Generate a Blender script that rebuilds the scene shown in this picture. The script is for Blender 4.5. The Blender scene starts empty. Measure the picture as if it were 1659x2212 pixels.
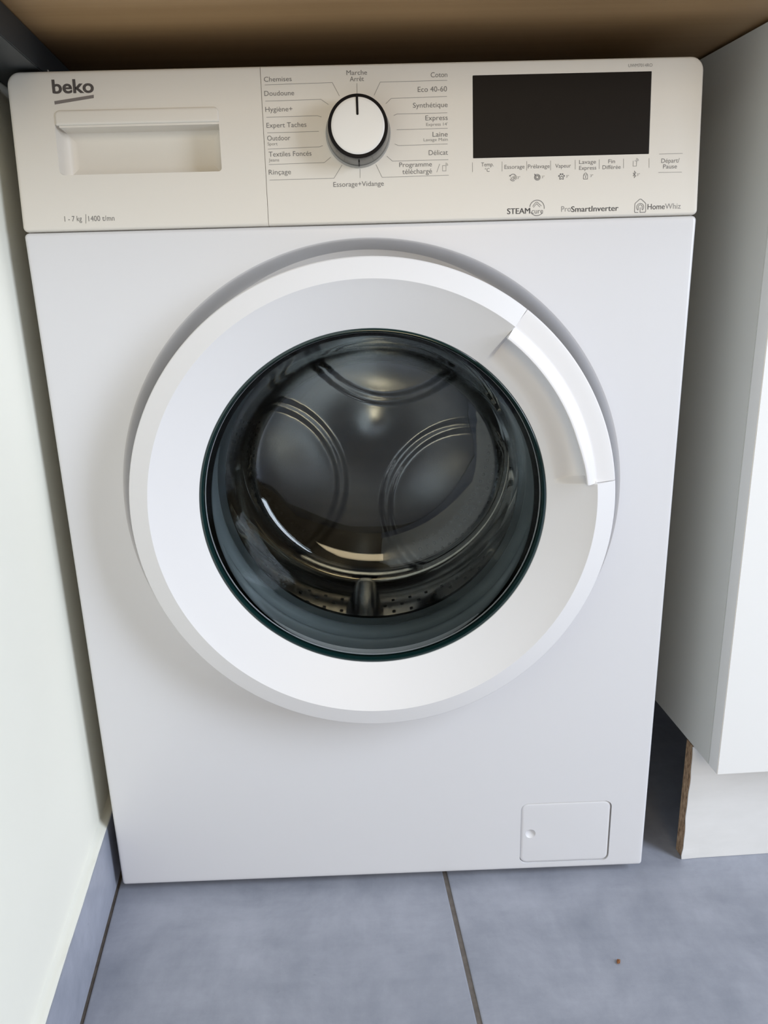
import bpy, bmesh, math, random
from math import sin, cos, pi, radians, sqrt, atan2, hypot
from mathutils import Vector, Matrix, Euler
random.seed(4)
SC = bpy.context.scene
COL = SC.collection

# ------------------------------------------------------------------ camera
cam_data = bpy.data.cameras.new('camera')
cam = bpy.data.objects.new('camera', cam_data)
COL.objects.link(cam)
cam.location = (-0.0000248, -0.7317463, 0.6716167)
cam.rotation_euler = (radians(73.131473), radians(1.507617), radians(-1.396529))
cam_data.sensor_fit = 'VERTICAL'
cam_data.sensor_height = 32.0
cam_data.lens = 32.0 * 1668.3619 / 2212.0
cam_data.clip_start = 0.01
SC.camera = cam

# ------------------------------------------------------------------ world, daylight, exposure
W = bpy.data.worlds.new('room_air')
SC.world = W
W.use_nodes = True
bg = W.node_tree.nodes['Background']
bg.inputs[0].default_value = (1.0, 0.76, 0.46, 1)
bg.inputs[1].default_value = 0.13

def area(name, loc, target, sx, sy, power, colr):
    d = bpy.data.lights.new(name, 'AREA')
    d.shape = 'RECTANGLE'; d.size = sx; d.size_y = sy; d.energy = power; d.color = colr
    o = bpy.data.objects.new(name, d); COL.objects.link(o)
    o.location = loc
    o.rotation_euler = (Vector(target) - Vector(loc)).to_track_quat('-Z', 'Y').to_euler()
    return o
# added warm frontal fill behind the camera, also mirrored in the drum back
area('added_warm_fill', (0.25, -2.75, 1.30), (0.0, 0.0, 0.60), 0.8, 0.9, 15, (1.0, 0.79, 0.50))
# the glazed door of the kitchen, behind and to the right of the photographer
area('daylight_through_glazed_door', (2.25, -1.42, 1.58), (0.0, 0.0, 0.42), 0.85, 2.1, 92, (0.785, 0.87, 1.0))
SC.view_settings.view_transform = 'Standard'
SC.view_settings.look = 'None'
SC.view_settings.gamma = 1.0
SC.view_settings.use_curve_mapping = False
SC.view_settings.exposure = -0.07
SC.cycles.use_denoising = True
SC.cycles.max_bounces = 14
SC.cycles.transmission_bounces = 10
SC.cycles.transparent_max_bounces = 12
SC.cycles.sample_clamp_indirect = 4.0

# ------------------------------------------------------------------ materials
def mat(name, base, rough=0.5, metal=0.0, spec=0.5, coat=0.0, coat_rough=0.1, trans=0.0, ior=1.5):
    m = bpy.data.materials.new(name); m.use_nodes = True
    b = m.node_tree.nodes['Principled BSDF']
    b.inputs['Base Color'].default_value = (*base, 1)
    b.inputs['Roughness'].default_value = rough
    b.inputs['Metallic'].default_value = metal
    b.inputs['Specular IOR Level'].default_value = spec
    b.inputs['Coat Weight'].default_value = coat
    b.inputs['Coat Roughness'].default_value = coat_rough
    b.inputs['Transmission Weight'].default_value = trans
    b.inputs['IOR'].default_value = ior
    return m

def nd(m, t, **kw):
    n = m.node_tree.nodes.new(t)
    for k, v in kw.items():
        if k in n.inputs: n.inputs[k].default_value = v
        else: setattr(n, k, v)
    return n

def lk(m, a, ao, b, bi):
    m.node_tree.links.new(a.outputs[ao], b.inputs[bi])

def noise_colour(m, stops, scale, detail=4, rough=0.6, mapping=(1, 1, 1), dist=0.0, bump=0.0, bump_scale=None):
    """object-space noise through a colour ramp into the base colour, optional bump"""
    b = m.node_tree.nodes['Principled BSDF']
    tc = nd(m, 'ShaderNodeTexCoord'); mp = nd(m, 'ShaderNodeMapping')
    mp.inputs['Scale'].default_value = mapping
    lk(m, tc, 'Object', mp, 'Vector')
    n = nd(m, 'ShaderNodeTexNoise', Scale=scale, Detail=detail, Roughness=rough, Distortion=dist)
    lk(m, mp, 'Vector', n, 'Vector')
    r = nd(m, 'ShaderNodeValToRGB')
    els = r.color_ramp.elements
    els[0].position = stops[0][0]; els[0].color = (*stops[0][1], 1)
    els[1].position = stops[-1][0]; els[1].color = (*stops[-1][1], 1)
    for p, c in stops[1:-1]:
        e = els.new(p); e.color = (*c, 1)
    lk(m, n, 'Fac', r, 'Fac')
    lk(m, r, 'Color', b, 'Base Color')
    if bump:
        n2 = nd(m, 'ShaderNodeTexNoise', Scale=bump_scale or scale, Detail=3)
        lk(m, mp, 'Vector', n2, 'Vector')
        bp = nd(m, 'ShaderNodeBump', Strength=bump, Distance=0.001)
        lk(m, n2, 'Fac', bp, 'Height'); lk(m, bp, 'Normal', b, 'Normal')
    return m

M = {}
M['enamel'] = mat('white_enamel', (0.712, 0.712, 0.732), 0.34, coat=0.25, coat_rough=0.25)
M['fascia'] = mat('white_plastic', (0.745, 0.712, 0.652), 0.42)
M['door'] = mat('white_door_plastic', (0.76, 0.755, 0.765), 0.38)
M['handle'] = mat('white_handle_plastic', (0.78, 0.77, 0.775), 0.33)
M['flap'] = mat('white_flap_plastic', (0.712, 0.712, 0.732), 0.4)
M['print'] = mat('grey_print', (0.175, 0.168, 0.165), 0.6)
M['print_light'] = mat('pale_grey_print', (0.27, 0.262, 0.252), 0.6)
M['logo'] = mat('taupe_logo_print', (0.20, 0.178, 0.168), 0.45)
M['display'] = mat('black_display_plastic', (0.012, 0.0095, 0.008), 0.5, spec=0.15)
M['knob_white'] = mat('knob_cap_white', (0.80, 0.785, 0.75), 0.35)
M['knob_black'] = mat('knob_black', (0.004, 0.003, 0.004), 0.5, spec=0.15)
M['knob_grey'] = mat('knob_smoked_grey', (0.055, 0.055, 0.052), 0.25, coat=0.4)
M['knob_foot'] = mat('knob_pale_grey', (0.34, 0.335, 0.31), 0.25, coat=0.4)
M['seam'] = mat('dark_seam', (0.05, 0.045, 0.045), 0.7)
M['rubber'] = mat('grey_door_rubber', (0.19, 0.22, 0.23), 0.45)
M['steel'] = mat('drum_steel', (0.27, 0.28, 0.30), 0.26, metal=1.0)
M['steel_side'] = mat('drum_side_steel', (0.33, 0.30, 0.26), 0.15, metal=1.0)
M['hole'] = mat('dark_hole', (0.01, 0.01, 0.01), 0.6)
M['paddle'] = mat('paddle_plastic', (0.16, 0.17, 0.18), 0.35)
M['teal'] = mat('teal_glass_edge', (0.003, 0.020, 0.020), 0.15, coat=0.5)
M['housing'] = mat('painted_housing', (0.70, 0.70, 0.70), 0.45)
M['foot'] = mat('black_foot_rubber', (0.02, 0.02, 0.02), 0.6)

def thin_glass(name, tint, refl=1.0):
    m = bpy.data.materials.new(name); m.use_nodes = True
    nt = m.node_tree; nt.nodes.clear()
    out = nt.nodes.new('ShaderNodeOutputMaterial')
    g = nt.nodes.new('ShaderNodeBsdfGlass'); g.inputs['IOR'].default_value = 1.48
    g.inputs['Roughness'].default_value = 0.0; g.inputs['Color'].default_value = (*tint, 1)
    nt.links.new(g.outputs[0], out.inputs[0])
    return m
M['glass'] = thin_glass('bowl_glass', (0.90, 0.925, 0.93))

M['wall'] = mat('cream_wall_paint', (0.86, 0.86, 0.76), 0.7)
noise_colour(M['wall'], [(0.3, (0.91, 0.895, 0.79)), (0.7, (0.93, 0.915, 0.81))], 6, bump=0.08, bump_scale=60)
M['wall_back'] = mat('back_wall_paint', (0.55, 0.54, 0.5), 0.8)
M['grout'] = mat('brown_grout', (0.075, 0.062, 0.055), 0.9)
noise_colour(M['grout'], [(0.3, (0.105, 0.092, 0.082)), (0.7, (0.16, 0.14, 0.125))], 120)
M['sealant'] = mat('cream_sealant', (0.82, 0.82, 0.74), 0.5)

def tile_material(name, seed, mul=1.08, vertical=False):
    m = mat(name, (0.3, 0.32, 0.36), 0.40)
    b = m.node_tree.nodes['Principled BSDF']
    tc = nd(m, 'ShaderNodeTexCoord'); mp = nd(m, 'ShaderNodeMapping')
    mp.inputs['Location'].default_value = (seed * 3.1, seed * 1.7, seed)
    lk(m, tc, 'Object', mp, 'Vector')
    # broad clouds
    n1 = nd(m, 'ShaderNodeTexNoise', Scale=9.0, Detail=9.0, Roughness=0.68, Distortion=0.2)
    lk(m, mp, 'Vector', n1, 'Vector')
    # brushed streaks in both directions
    ms = nd(m, 'ShaderNodeMapping'); ms.inputs['Scale'].default_value = (8, 75, 75 if not vertical else 12)
    lk(m, mp, 'Vector', ms, 'Vector')
    n2 = nd(m, 'ShaderNodeTexNoise', Scale=1.0, Detail=4.0, Roughness=0.6)
    lk(m, ms, 'Vector', n2, 'Vector')
    ms2 = nd(m, 'ShaderNodeMapping'); ms2.inputs['Scale'].default_value = (85, 13, 60)
    lk(m, mp, 'Vector', ms2, 'Vector')
    n3 = nd(m, 'ShaderNodeTexNoise', Scale=1.0, Detail=4.0, Roughness=0.6)
    lk(m, ms2, 'Vector', n3, 'Vector')
    a1 = nd(m, 'ShaderNodeMath', operation='MULTIPLY'); a1.inputs[1].default_value = 0.80
    lk(m, n1, 'Fac', a1, 0)
    a2 = nd(m, 'ShaderNodeMath', operation='MULTIPLY_ADD'); a2.inputs[1].default_value = 0.11
    lk(m, n2, 'Fac', a2, 0); lk(m, a1, 0, a2, 2)
    a3 = nd(m, 'ShaderNodeMath', operation='MULTIPLY_ADD'); a3.inputs[1].default_value = 0.09
    lk(m, n3, 'Fac', a3, 0); lk(m, a2, 0, a3, 2)
    r = nd(m, 'ShaderNodeValToRGB')
    els = r.color_ramp.elements
    els[0].position = 0.34; els[0].color = (0.215 * mul, 0.232 * mul, 0.280 * mul, 1)
    els[1].position = 0.66; els[1].color = (0.345 * mul, 0.361 * mul, 0.420 * mul, 1)
    lk(m, a3, 0, r, 'Fac')
    # small dark scuffs
    n4 = nd(m, 'ShaderNodeTexNoise', Scale=38.0, Detail=6.0, Roughness=0.75)
    lk(m, mp, 'Vector', n4, 'Vector')
    r4 = nd(m, 'ShaderNodeValToRGB')
    r4.color_ramp.elements[0].position = 0.26; r4.color_ramp.elements[0].color = (0.60, 0.60, 0.60, 1)
    r4.color_ramp.elements[1].position = 0.34; r4.color_ramp.elements[1].color = (1, 1, 1, 1)
    lk(m, n4, 'Fac', r4, 'Fac')
    mx = nd(m, 'ShaderNodeMix', data_type='RGBA', blend_type='MULTIPLY')
    mx.inputs[0].default_value = 1.0
    m.node_tree.links.new(r.outputs['Color'], mx.inputs[6])
    m.node_tree.links.new(r4.outputs['Color'], mx.inputs[7])
    m.node_tree.links.new(mx.outputs[2], b.inputs['Base Color'])
    bp = nd(m, 'ShaderNodeBump', Strength=0.10, Distance=0.0006)
    lk(m, a3, 0, bp, 'Height'); lk(m, bp, 'Normal', b, 'Normal')
    return m
M['tile'] = tile_material('grey_floor_tile', 1.0)
M['skirt'] = tile_material('grey_skirting_tile', 5.0, 1.22, True)

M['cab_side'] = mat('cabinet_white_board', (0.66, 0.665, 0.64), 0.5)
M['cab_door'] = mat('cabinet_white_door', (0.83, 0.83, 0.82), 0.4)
M['plinth'] = mat('plinth_white', (0.76, 0.755, 0.745), 0.45)
noise_colour(M['plinth'], [(0.3, (0.72, 0.715, 0.70)), (0.7, (0.79, 0.785, 0.775))], 9, mapping=(1, 1, 3))
M['chip'] = mat('raw_chipboard', (0.32, 0.2, 0.11), 0.9)
noise_colour(M['chip'], [(0.30, (0.13, 0.08, 0.045)), (0.5, (0.36, 0.235, 0.14)), (0.7, (0.50, 0.35, 0.22))], 260, detail=5, mapping=(1, 1, 0.5), bump=0.6, bump_scale=300)
M['worktop'] = mat('brown_worktop', (0.32, 0.20, 0.105), 0.42)
noise_colour(M['worktop'], [(0.3, (0.36, 0.22, 0.10)), (0.5, (0.42, 0.265, 0.128)), (0.7, (0.47, 0.30, 0.15))], 3.0, detail=7, rough=0.65, mapping=(0.35, 9, 9), bump=0.05, bump_scale=30)
M['batten'] = mat('blue_grey_batten', (0.035, 0.04, 0.043), 0.55)
M['crumb'] = mat('rusty_crumb', (0.25, 0.10, 0.035), 0.8)

# ------------------------------------------------------------------ mesh helpers
def link(name, me, m, parent=None, smooth=None):
    o = bpy.data.objects.new(name, me)
    if m is not None:
        me.materials.clear() if False else None
        if len(me.materials) == 0: me.materials.append(M[m] if isinstance(m, str) else m)
    COL.objects.link(o)
    if parent is not None: o.parent = parent
    if smooth is not None and hasattr(me, 'polygons'):
        me.polygons.foreach_set('use_smooth', [True] * len(me.polygons))
        me.set_sharp_from_angle(angle=radians(smooth))
    return o

def obj(name, bm, m, parent=None, smooth=None, fix=True):
    if fix: bmesh.ops.recalc_face_normals(bm, faces=bm.faces[:])
    me = bpy.data.meshes.new(name); bm.to_mesh(me); bm.free()
    return link(name, me, m, parent, smooth)

def empty(name, loc, label, cat, group=None):
    o = bpy.data.objects.new(name, None); COL.objects.link(o)
    o.location = loc; o['label'] = label; o['category'] = cat
    if group: o['group'] = group
    return o

def loft(bm, loops, cap0=False, cap1=False, closed=True):
    """loops: equally long lists of points; quads between neighbours"""
    vs = [[bm.verts.new(p) for p in L] for L in loops]
    n = len(vs[0])
    for a, b in zip(vs[:-1], vs[1:]):
        for i in range(n if closed else n - 1):
            j = (i + 1) % n
            bm.faces.new((a[i], a[j], b[j], b[i]))
    if cap0: bm.faces.new(vs[0])
    if cap1: bm.faces.new(list(reversed(vs[-1])))
    return vs

def rr(x0, x1, z0, z1, rad, inset=0.0, n=8, kl=1.0, kr=1.0):
    """rounded rectangle outline (x,z), radii order: bl, br, tr, tl"""
    if not isinstance(rad, (list, tuple)): rad = [rad] * 4
    x0 += inset * kl; x1 -= inset * kr; z0 += inset; z1 -= inset
    out = []
    cs = [((x0, z0), (1, 1), 180), ((x1, z0), (-1, 1), 270), ((x1, z1), (-1, -1), 0), ((x0, z1), (1, -1), 90)]
    for (c, s, a0), r in zip(cs, rad):
        r = max(r - inset, 0.00005)
        for k in range(n + 1):
            a = radians(a0 + 90.0 * k / n)
            out.append((c[0] + s[0] * r + r * cos(a), c[1] + s[1] * r + r * sin(a)))
    return out

def slab_bm(x0, x1, z0, z1, rad, prof, n=8, xf=None, kl=1.0, kr=1.0):
    """prof: list of (inset, depth) from the front cap to the back cap; depth along +y"""
    bm = bmesh.new()
    loops = []
    for ins, d in prof:
        L = [Vector((x, d, z)) for x, z in rr(x0, x1, z0, z1, rad, ins, n, kl, kr)]
        loops.append([xf @ p for p in L] if xf is not None else L)
    loft(bm, loops, True, True)
    return bm

def box_bm(x0, x1, y0, y1, z0, z1, bev=0.0, seg=2, bm=None):
    own = bm is None
    if own: bm = bmesh.new()
    vs = [bm.verts.new((x, y, z)) for x in (x0, x1) for y in (y0, y1) for z in (z0, z1)]
    f = [(0, 1, 3, 2), (4, 6, 7, 5), (0, 4, 5, 1), (2, 3, 7, 6), (0, 2, 6, 4), (1, 5, 7, 3)]
    fs = [bm.faces.new([vs[i] for i in q]) for q in f]
    if bev:
        es = set(e for fc in fs for e in fc.edges)
        bmesh.ops.bevel(bm, geom=list(es), offset=bev, segments=seg, affect='EDGES', profile=0.5)
    return bm

def boolean(o, cutter_bm):
    """subtract a closed cutter from o and bake the result into its mesh"""
    bmesh.ops.recalc_face_normals(cutter_bm, faces=cutter_bm.faces[:])
    me = bpy.data.meshes.new('cut'); cutter_bm.to_mesh(me); cutter_bm.free()
    c = bpy.data.objects.new('cut', me); COL.objects.link(c)
    md = o.modifiers.new('b', 'BOOLEAN'); md.operation = 'DIFFERENCE'; md.object = c; md.solver = 'EXACT'
    dg = bpy.context.evaluated_depsgraph_get(); dg.update()
    new = bpy.data.meshes.new_from_object(o.evaluated_get(dg))
    o.modifiers.clear(); o.data = new
    bpy.data.objects.remove(c)

def smooth(o, deg):
    me = o.data
    me.polygons.foreach_set('use_smooth', [True] * len(me.polygons))
    me.set_sharp_from_angle(angle=radians(deg))

def revolve(bm, prof, cx, cz, n=160, xf=None):
    """prof: (r, y) pairs, axis along y through (cx, cz)"""
    loops = []
    for r, y in prof:
        L = [Vector((cx + r * cos(2 * pi * k / n), y, cz + r * sin(2 * pi * k / n))) for k in range(n)]
        loops.append([xf @ p for p in L] if xf is not None else L)
    return loft(bm, loops)

def ss(a, b, x):
    t = min(1.0, max(0.0, (x - a) / (b - a))) if b != a else float(x >= a)
    return t * t * (3 - 2 * t)

# the fascia leans back 5.9 degrees: local (x, -n, t) -> world, n outward, t up along the face
TILT = radians(5.863)
ZS = 0.7183
FX = Matrix.Translation((0, 0, ZS)) @ Matrix.Rotation(-TILT, 4, 'X')

# ------------------------------------------------------------------ the room
RY = radians(4.1)           # the machine stands slightly askew to the room's tile grid
def room(u, v, z=0.0, o=(0.0725, 0.0061)):
    """tile-grid coordinates (u across, v into the niche) -> world"""
    return Vector((o[0] + u * cos(RY) - v * sin(RY), o[1] + u * sin(RY) + v * cos(RY), z))

def struct(o):
    o['kind'] = 'structure'
    return o

# screed with grout, and the tiles laid in it
bm = bmesh.new()
cs = [room(-0.75, -3.2), room(2.6, -3.2), room(2.6, 0.75), room(-0.75, 0.75)]
vt = [bm.verts.new((p.x, p.y, -0.0012)) for p in cs]; vb = [bm.verts.new((p.x, p.y, -0.03)) for p in cs]
bm.faces.new(vt); bm.faces.new(vb[::-1])
for i in range(4): bm.faces.new((vt[i], vb[i], vb[(i + 1) % 4], vt[(i + 1) % 4]))
floor = struct(obj('floor', bm, 'grout'))

# the left wall runs 6 degrees off the machine
WL0 = Vector((-0.31195, 0.02297, 0)); WL1 = Vector((-0.2923, -0.16257, 0))
wd = (WL1 - WL0).normalized()            # towards the room
wn = Vector((-wd.y, wd.x, 0))            # into the niche (+x)
def wl(s, off, z):
    """s metres from the skirting's reference point towards the room, off into the room"""
    return WL0 + wd * s + wn * off + Vector((0, 0, z))

def wall_x_at(v):                        # left limit of the tile grid at grid row v
    a, b = WL0 + wn * 0.0018, WL0 + wd + wn * 0.0018
    # intersect with the row line
    P = room(0, v); D = room(1, v) - P; E = b - a
    det = D.x * (-E.y) + E.x * D.y
    r = a - P
    return (r.x * (-E.y) + E.x * r.y) / det

T, G = 0.600, 0.0050
def tile(u0, u1, v0, v1, cut_left=False):
    pts = [(wall_x_at(v0) if cut_left else u0, v0), (u1, v0), (u1, v1), (wall_x_at(v1) if cut_left else u0, v1)]
    ctr = room(sum(p[0] for p in pts) / 4, sum(p[1] for p in pts) / 4)
    bm = bmesh.new()
    P = [room(*p) for p in pts]
    def ins(k):
        c = sum(P, Vector()) / 4
        out = []
        for p in P:
            d = (p - c); out.append(c + Vector((d.x * (1 - k / abs(d.x)), d.y * (1 - k / abs(d.y)), 0)))
        return out
    loops = []
    for k, z in ((0.0016, 0.0), (0.0004, -0.0003), (0.0, -0.0012), (0.0, -0.008)):
        loops.append([Vector((p.x - ctr.x, p.y - ctr.y, z)) for p in ins(k)])
    loft(bm, loops, True, True)
    o = obj('tile', bm, 'tile', floor)
    o.location = (ctr.x, ctr.y, 0)
V0 = 0.36
for iv in range(-5, 1):
    va, vb_ = V0 + iv * T + G / 2, V0 + (iv + 1) * T - G / 2
    if iv == 0: vb_ = 0.72
    tile(0, -G / 2, va, vb_, True)
    for iu in range(0, 4):
        tile(iu * T + G / 2, (iu + 1) * T - G / 2, va, vb_)

# left wall, its tiled skirting and the bead of sealant on top
def wall_slab(s0, s1, o0, o1, z0, z1, bev=0.0):
    bm = bmesh.new()
    vs = [bm.verts.new(wl(s, o, z)) for s in (s0, s1) for o in (o0, o1) for z in (z0, z1)]
    f = [(0, 1, 3, 2), (4, 6, 7, 5), (0, 4, 5, 1), (2, 3, 7, 6), (0, 2, 6, 4), (1, 5, 7, 3)]
    for q in f: bm.faces.new([vs[i] for i in q])
    if bev: bmesh.ops.bevel(bm, geom=bm.edges[:], offset=bev, segments=2, affect='EDGES')
    return bm
struct(obj('wall_left', wall_slab(-0.64, 3.2, -0.13, -0.009, -0.03, 2.5), 'wall'))
sk = struct(obj('baseboard_left', wall_slab(-0.62, 3.15, -0.0088, -0.003, 0.0, 0.080), 'grout'))
s = -0.72
while s < 3.0:
    obj('tile', wall_slab(max(s + 0.001, -0.62), min(s + 0.599, 3.15), -0.0075, 0.0, 0.0025, 0.0845, 0.0005), 'skirt', sk)
    s += 0.6
# wavy bead of filler
bm = bmesh.new()
loops = []
NS = 260
for k in range(NS + 1):
    q = -0.60 + 3.7 * (k / NS) ** 1.5
    w1 = 0.0004 * sin(q * 61) + 0.0003 * sin(q * 153 + 1); w2 = 0.0004 * sin(q * 47 + 2) + 0.00025 * sin(q * 201)
    loops.append([wl(q, -0.0092, 0.084), wl(q, -0.0008 + w2 * 0.4, 0.0843), wl(q, -0.0014 + w2 * 0.4, 0.0857),
                  wl(q, -0.0046, 0.0868 + w1), wl(q, -0.0072, 0.0885 + w1), wl(q, -0.0092, 0.0915 + w1 * 2)])
loft(bm, loops, True, True)
obj('sealant', bm, 'sealant', sk, smooth=50)

# wall behind the niche
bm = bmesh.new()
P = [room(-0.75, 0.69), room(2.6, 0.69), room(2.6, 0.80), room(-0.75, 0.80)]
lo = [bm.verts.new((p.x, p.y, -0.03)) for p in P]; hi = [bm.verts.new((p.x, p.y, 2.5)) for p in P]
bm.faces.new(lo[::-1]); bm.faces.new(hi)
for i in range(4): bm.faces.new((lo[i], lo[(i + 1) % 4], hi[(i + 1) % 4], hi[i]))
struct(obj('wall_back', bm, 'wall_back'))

# ------------------------------------------------------------------ worktop and its support
CA = radians(1.9)            # cabinet run, measured against the machine's front
def cabx(a, b, z, o=(0.3590, -0.033)):
    """a: along the cabinet fronts from the left door edge, b: into the depth"""
    return Vector((o[0] + a * cos(CA) - b * sin(radians(4.2)), o[1] + a * sin(CA) + b * cos(radians(4.2)), z))
def cab_box(a0, a1, b0, b1, z0, z1, bev=0.0, seg=2):
    bm = bmesh.new()
    vs = [bm.verts.new(cabx(a, b, z)) for a in (a0, a1) for b in (b0, b1) for z in (z0, z1)]
    f = [(0, 1, 3, 2), (4, 6, 7, 5), (0, 4, 5, 1), (2, 3, 7, 6), (0, 2, 6, 4), (1, 5, 7, 3)]
    for q in f: bm.faces.new([vs[i] for i in q])
    if bev: bmesh.ops.bevel(bm, geom=bm.edges[:], offset=bev, segments=seg, affect='EDGES')
    return bm
bm = bmesh.new()
a_l = -0.6745
pts = [wl(0.197, -0.0085, 0), cabx(1.80, -0.155, 0), cabx(1.80, 0.615, 0), wl(-0.60, -0.0085, 0)]
lo = []
for k, z in ((0.0, 0.8775), (0.0, 0.9155)):
    lo.append([Vector((p.x, p.y, z)) for p in pts])
loft(bm, lo, True, True)
bmesh.ops.bevel(bm, geom=bm.edges[:], offset=0.002, segments=2, affect='EDGES')
wt = obj('worktop', bm, 'worktop')
wt['label'] = 'brown wood-look worktop board above the washing machine'; wt['category'] = 'worktop'

bt = empty('support_batten', wl(0, 0.02, 0.865), 'dark blue-grey batten under the worktop along the left wall', 'batten')
def local(bm, root):
    L = root.location
    bmesh.ops.translate(bm, verts=bm.verts[:], vec=-Vector(L)); return bm
obj('batten_board', local(wall_slab(-0.58, 0.192, -0.0088, 0.0385, 0.8505, 0.877, 0.0008), bt), 'batten', bt)
for q in (0.0, -0.012):
    b2 = bmesh.new()
    bmesh.ops.create_uvsphere(b2, u_segments=12, v_segments=8, radius=0.0013)
    bmesh.ops.translate(b2, verts=b2.verts[:], vec=wl(q - 0.02, 0.0385, 0.8555))
    obj('screw', local(b2, bt), M['knob_foot'], bt, smooth=60)

# ------------------------------------------------------------------ base cabinet on the right
cb = empty('kitchen_cabinet', cabx(0.2, 0.3, 0.0), 'white base cabinet with plain door and chipboard-ended plinth beside the washing machine', 'cabinet')
zb, ztp = 0.155, 0.8745
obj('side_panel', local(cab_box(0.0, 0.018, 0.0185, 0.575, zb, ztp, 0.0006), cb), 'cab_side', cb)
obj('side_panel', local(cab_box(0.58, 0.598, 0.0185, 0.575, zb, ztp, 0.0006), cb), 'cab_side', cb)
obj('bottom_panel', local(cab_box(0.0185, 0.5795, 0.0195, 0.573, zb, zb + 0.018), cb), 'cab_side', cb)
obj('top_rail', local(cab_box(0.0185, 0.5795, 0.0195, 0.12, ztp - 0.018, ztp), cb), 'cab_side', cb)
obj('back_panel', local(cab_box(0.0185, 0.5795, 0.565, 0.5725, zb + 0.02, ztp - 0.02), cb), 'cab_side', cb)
dr = obj('door', local(cab_box(-0.0002, 0.5965, 0.0, 0.0178, zb - 0.0002, ztp - 0.004, 0.0007), cb), 'cab_door', cb)
for a in (0.05, 0.548):
    for b in (0.10, 0.50):
        lg = bmesh.new()
        c = cabx(a, b, 0)
        for r, z0, z1 in ((0.014, 0.012, 0.150), (0.025, 0.0005, 0.012), (0.03, 0.150, 0.1545)):
            g = bmesh.ops.create_cone(lg, segments=20, radius1=r, radius2=r, depth=z1 - z0, cap_ends=True)
            bmesh.ops.translate(lg, verts=g['verts'], vec=(c.x, c.y, (z0 + z1) / 2))
        obj('leg', local(lg, cb), 'foot', cb, smooth=40)

# plinth board under the cabinets: laminate on raw chipboard, foil frayed at the lower left corner
PB = 0.0535
bm = bmesh.new()
loops = []
for k in range(33):                     # thin white facing sheet with a slightly wavy free edge
    z = 0.0004 + 0.1528 * k / 32
    wv = -0.0007 * math.exp(-((z - 0.006) / 0.007) ** 2) * 3 + 0.0005 * sin(z * 70) + 0.0003 * sin(z * 190)
    bulge = -0.0012 * math.exp(-((z - 0.004) / 0.010) ** 2)
    loops.append([cabx(0.0008 + wv, PB + bulge, z), cabx(0.02, PB + bulge * 0.2, z), cabx(0.594, PB, z), cabx(0.594, PB + 0.0011, z),
                  cabx(0.02, PB + 0.0011, z), cabx(0.0008 + wv, PB + 0.0011 + bulge, z)])
loft(bm, loops, True, True)
pl = obj('plinth', local(bm, cb), 'plinth', cb)
cc = obj('chipboard_core', local(cab_box(0.0010, 0.594, PB + 0.0012, PB + 0.0165, 0.0006, 0.1530), cb), 'chip', pl)
cc['label'] = 'raw brown chipboard end'

# ------------------------------------------------------------------ crumb on the floor
cr = bmesh.new()
bmesh.ops.create_icosphere(cr, subdivisions=3, radius=1.0)
for v in cr.verts:
    k = 1 + 0.28 * sin(v.co.x * 5 + 1) * cos(v.co.y * 4) + 0.18 * sin(v.co.z * 7 + v.co.x * 6)
    v.co = Vector((v.co.x * 0.0017 * k, v.co.y * 0.0024 * k, v.co.z * 0.0011 * k))
    v.co.x += 0.3 * v.co.y
zmin = min(v.co.z for v in cr.verts)
bmesh.ops.translate(cr, verts=cr.verts[:], vec=(0, 0, -zmin))
c = obj('crumb', cr, 'crumb', smooth=60)
c.location = (0.2356, -0.1192, 0.0)
c['label'] = 'tiny rusty brown crumb lying on the grey floor tile'; c['category'] = 'crumb'

# ------------------------------------------------------------------ the washing machine
CX, CZ = 0.002, 0.4626                    # porthole axis
wm = empty('washing_machine', (0, 0.25, 0), 'white front-loading washing machine under the brown worktop', 'washing machine')
L0 = Vector((0, 0.25, 0))
def wobj(name, bm, m, parent=wm, sm=None, fix=True):
    """mesh given in world coordinates, stored relative to its parent chain (only wm is offset)"""
    bmesh.ops.translate(bm, verts=bm.verts[:], vec=-L0)
    return obj(name, bm, m, parent, sm, fix)

# housing: two sides, top, back and base pan
bm = bmesh.new()
for b in ((-0.299, -0.2975, 0.0205, 0.498, 0.016, 0.8405), (0.2975, 0.299, 0.0205, 0.498, 0.016, 0.8405),
          (-0.2974, 0.2974, 0.022, 0.498, 0.829, 0.8405), (-0.2974, 0.2974, 0.4965, 0.498, 0.016, 0.8289),
          (-0.2974, 0.2974, 0.022, 0.4964, 0.016, 0.0175)):
    box_bm(*b, bm=bm)
wobj('housing', bm, 'housing')
for sx in (-0.255, 0.255):
    for y in (0.06, 0.44):
        bm = bmesh.new()
        for r, z0, z1 in ((0.008, 0.010, 0.0158), (0.019, 0.0002, 0.010)):
            g = bmesh.ops.create_cone(bm, segments=20, radius1=r, radius2=r * 0.92, depth=z1 - z0, cap_ends=True)
            bmesh.ops.translate(bm, verts=g['verts'], vec=(sx, y, (z0 + z1) / 2))
        wobj('foot', bm, 'foot', sm=40)

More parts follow.
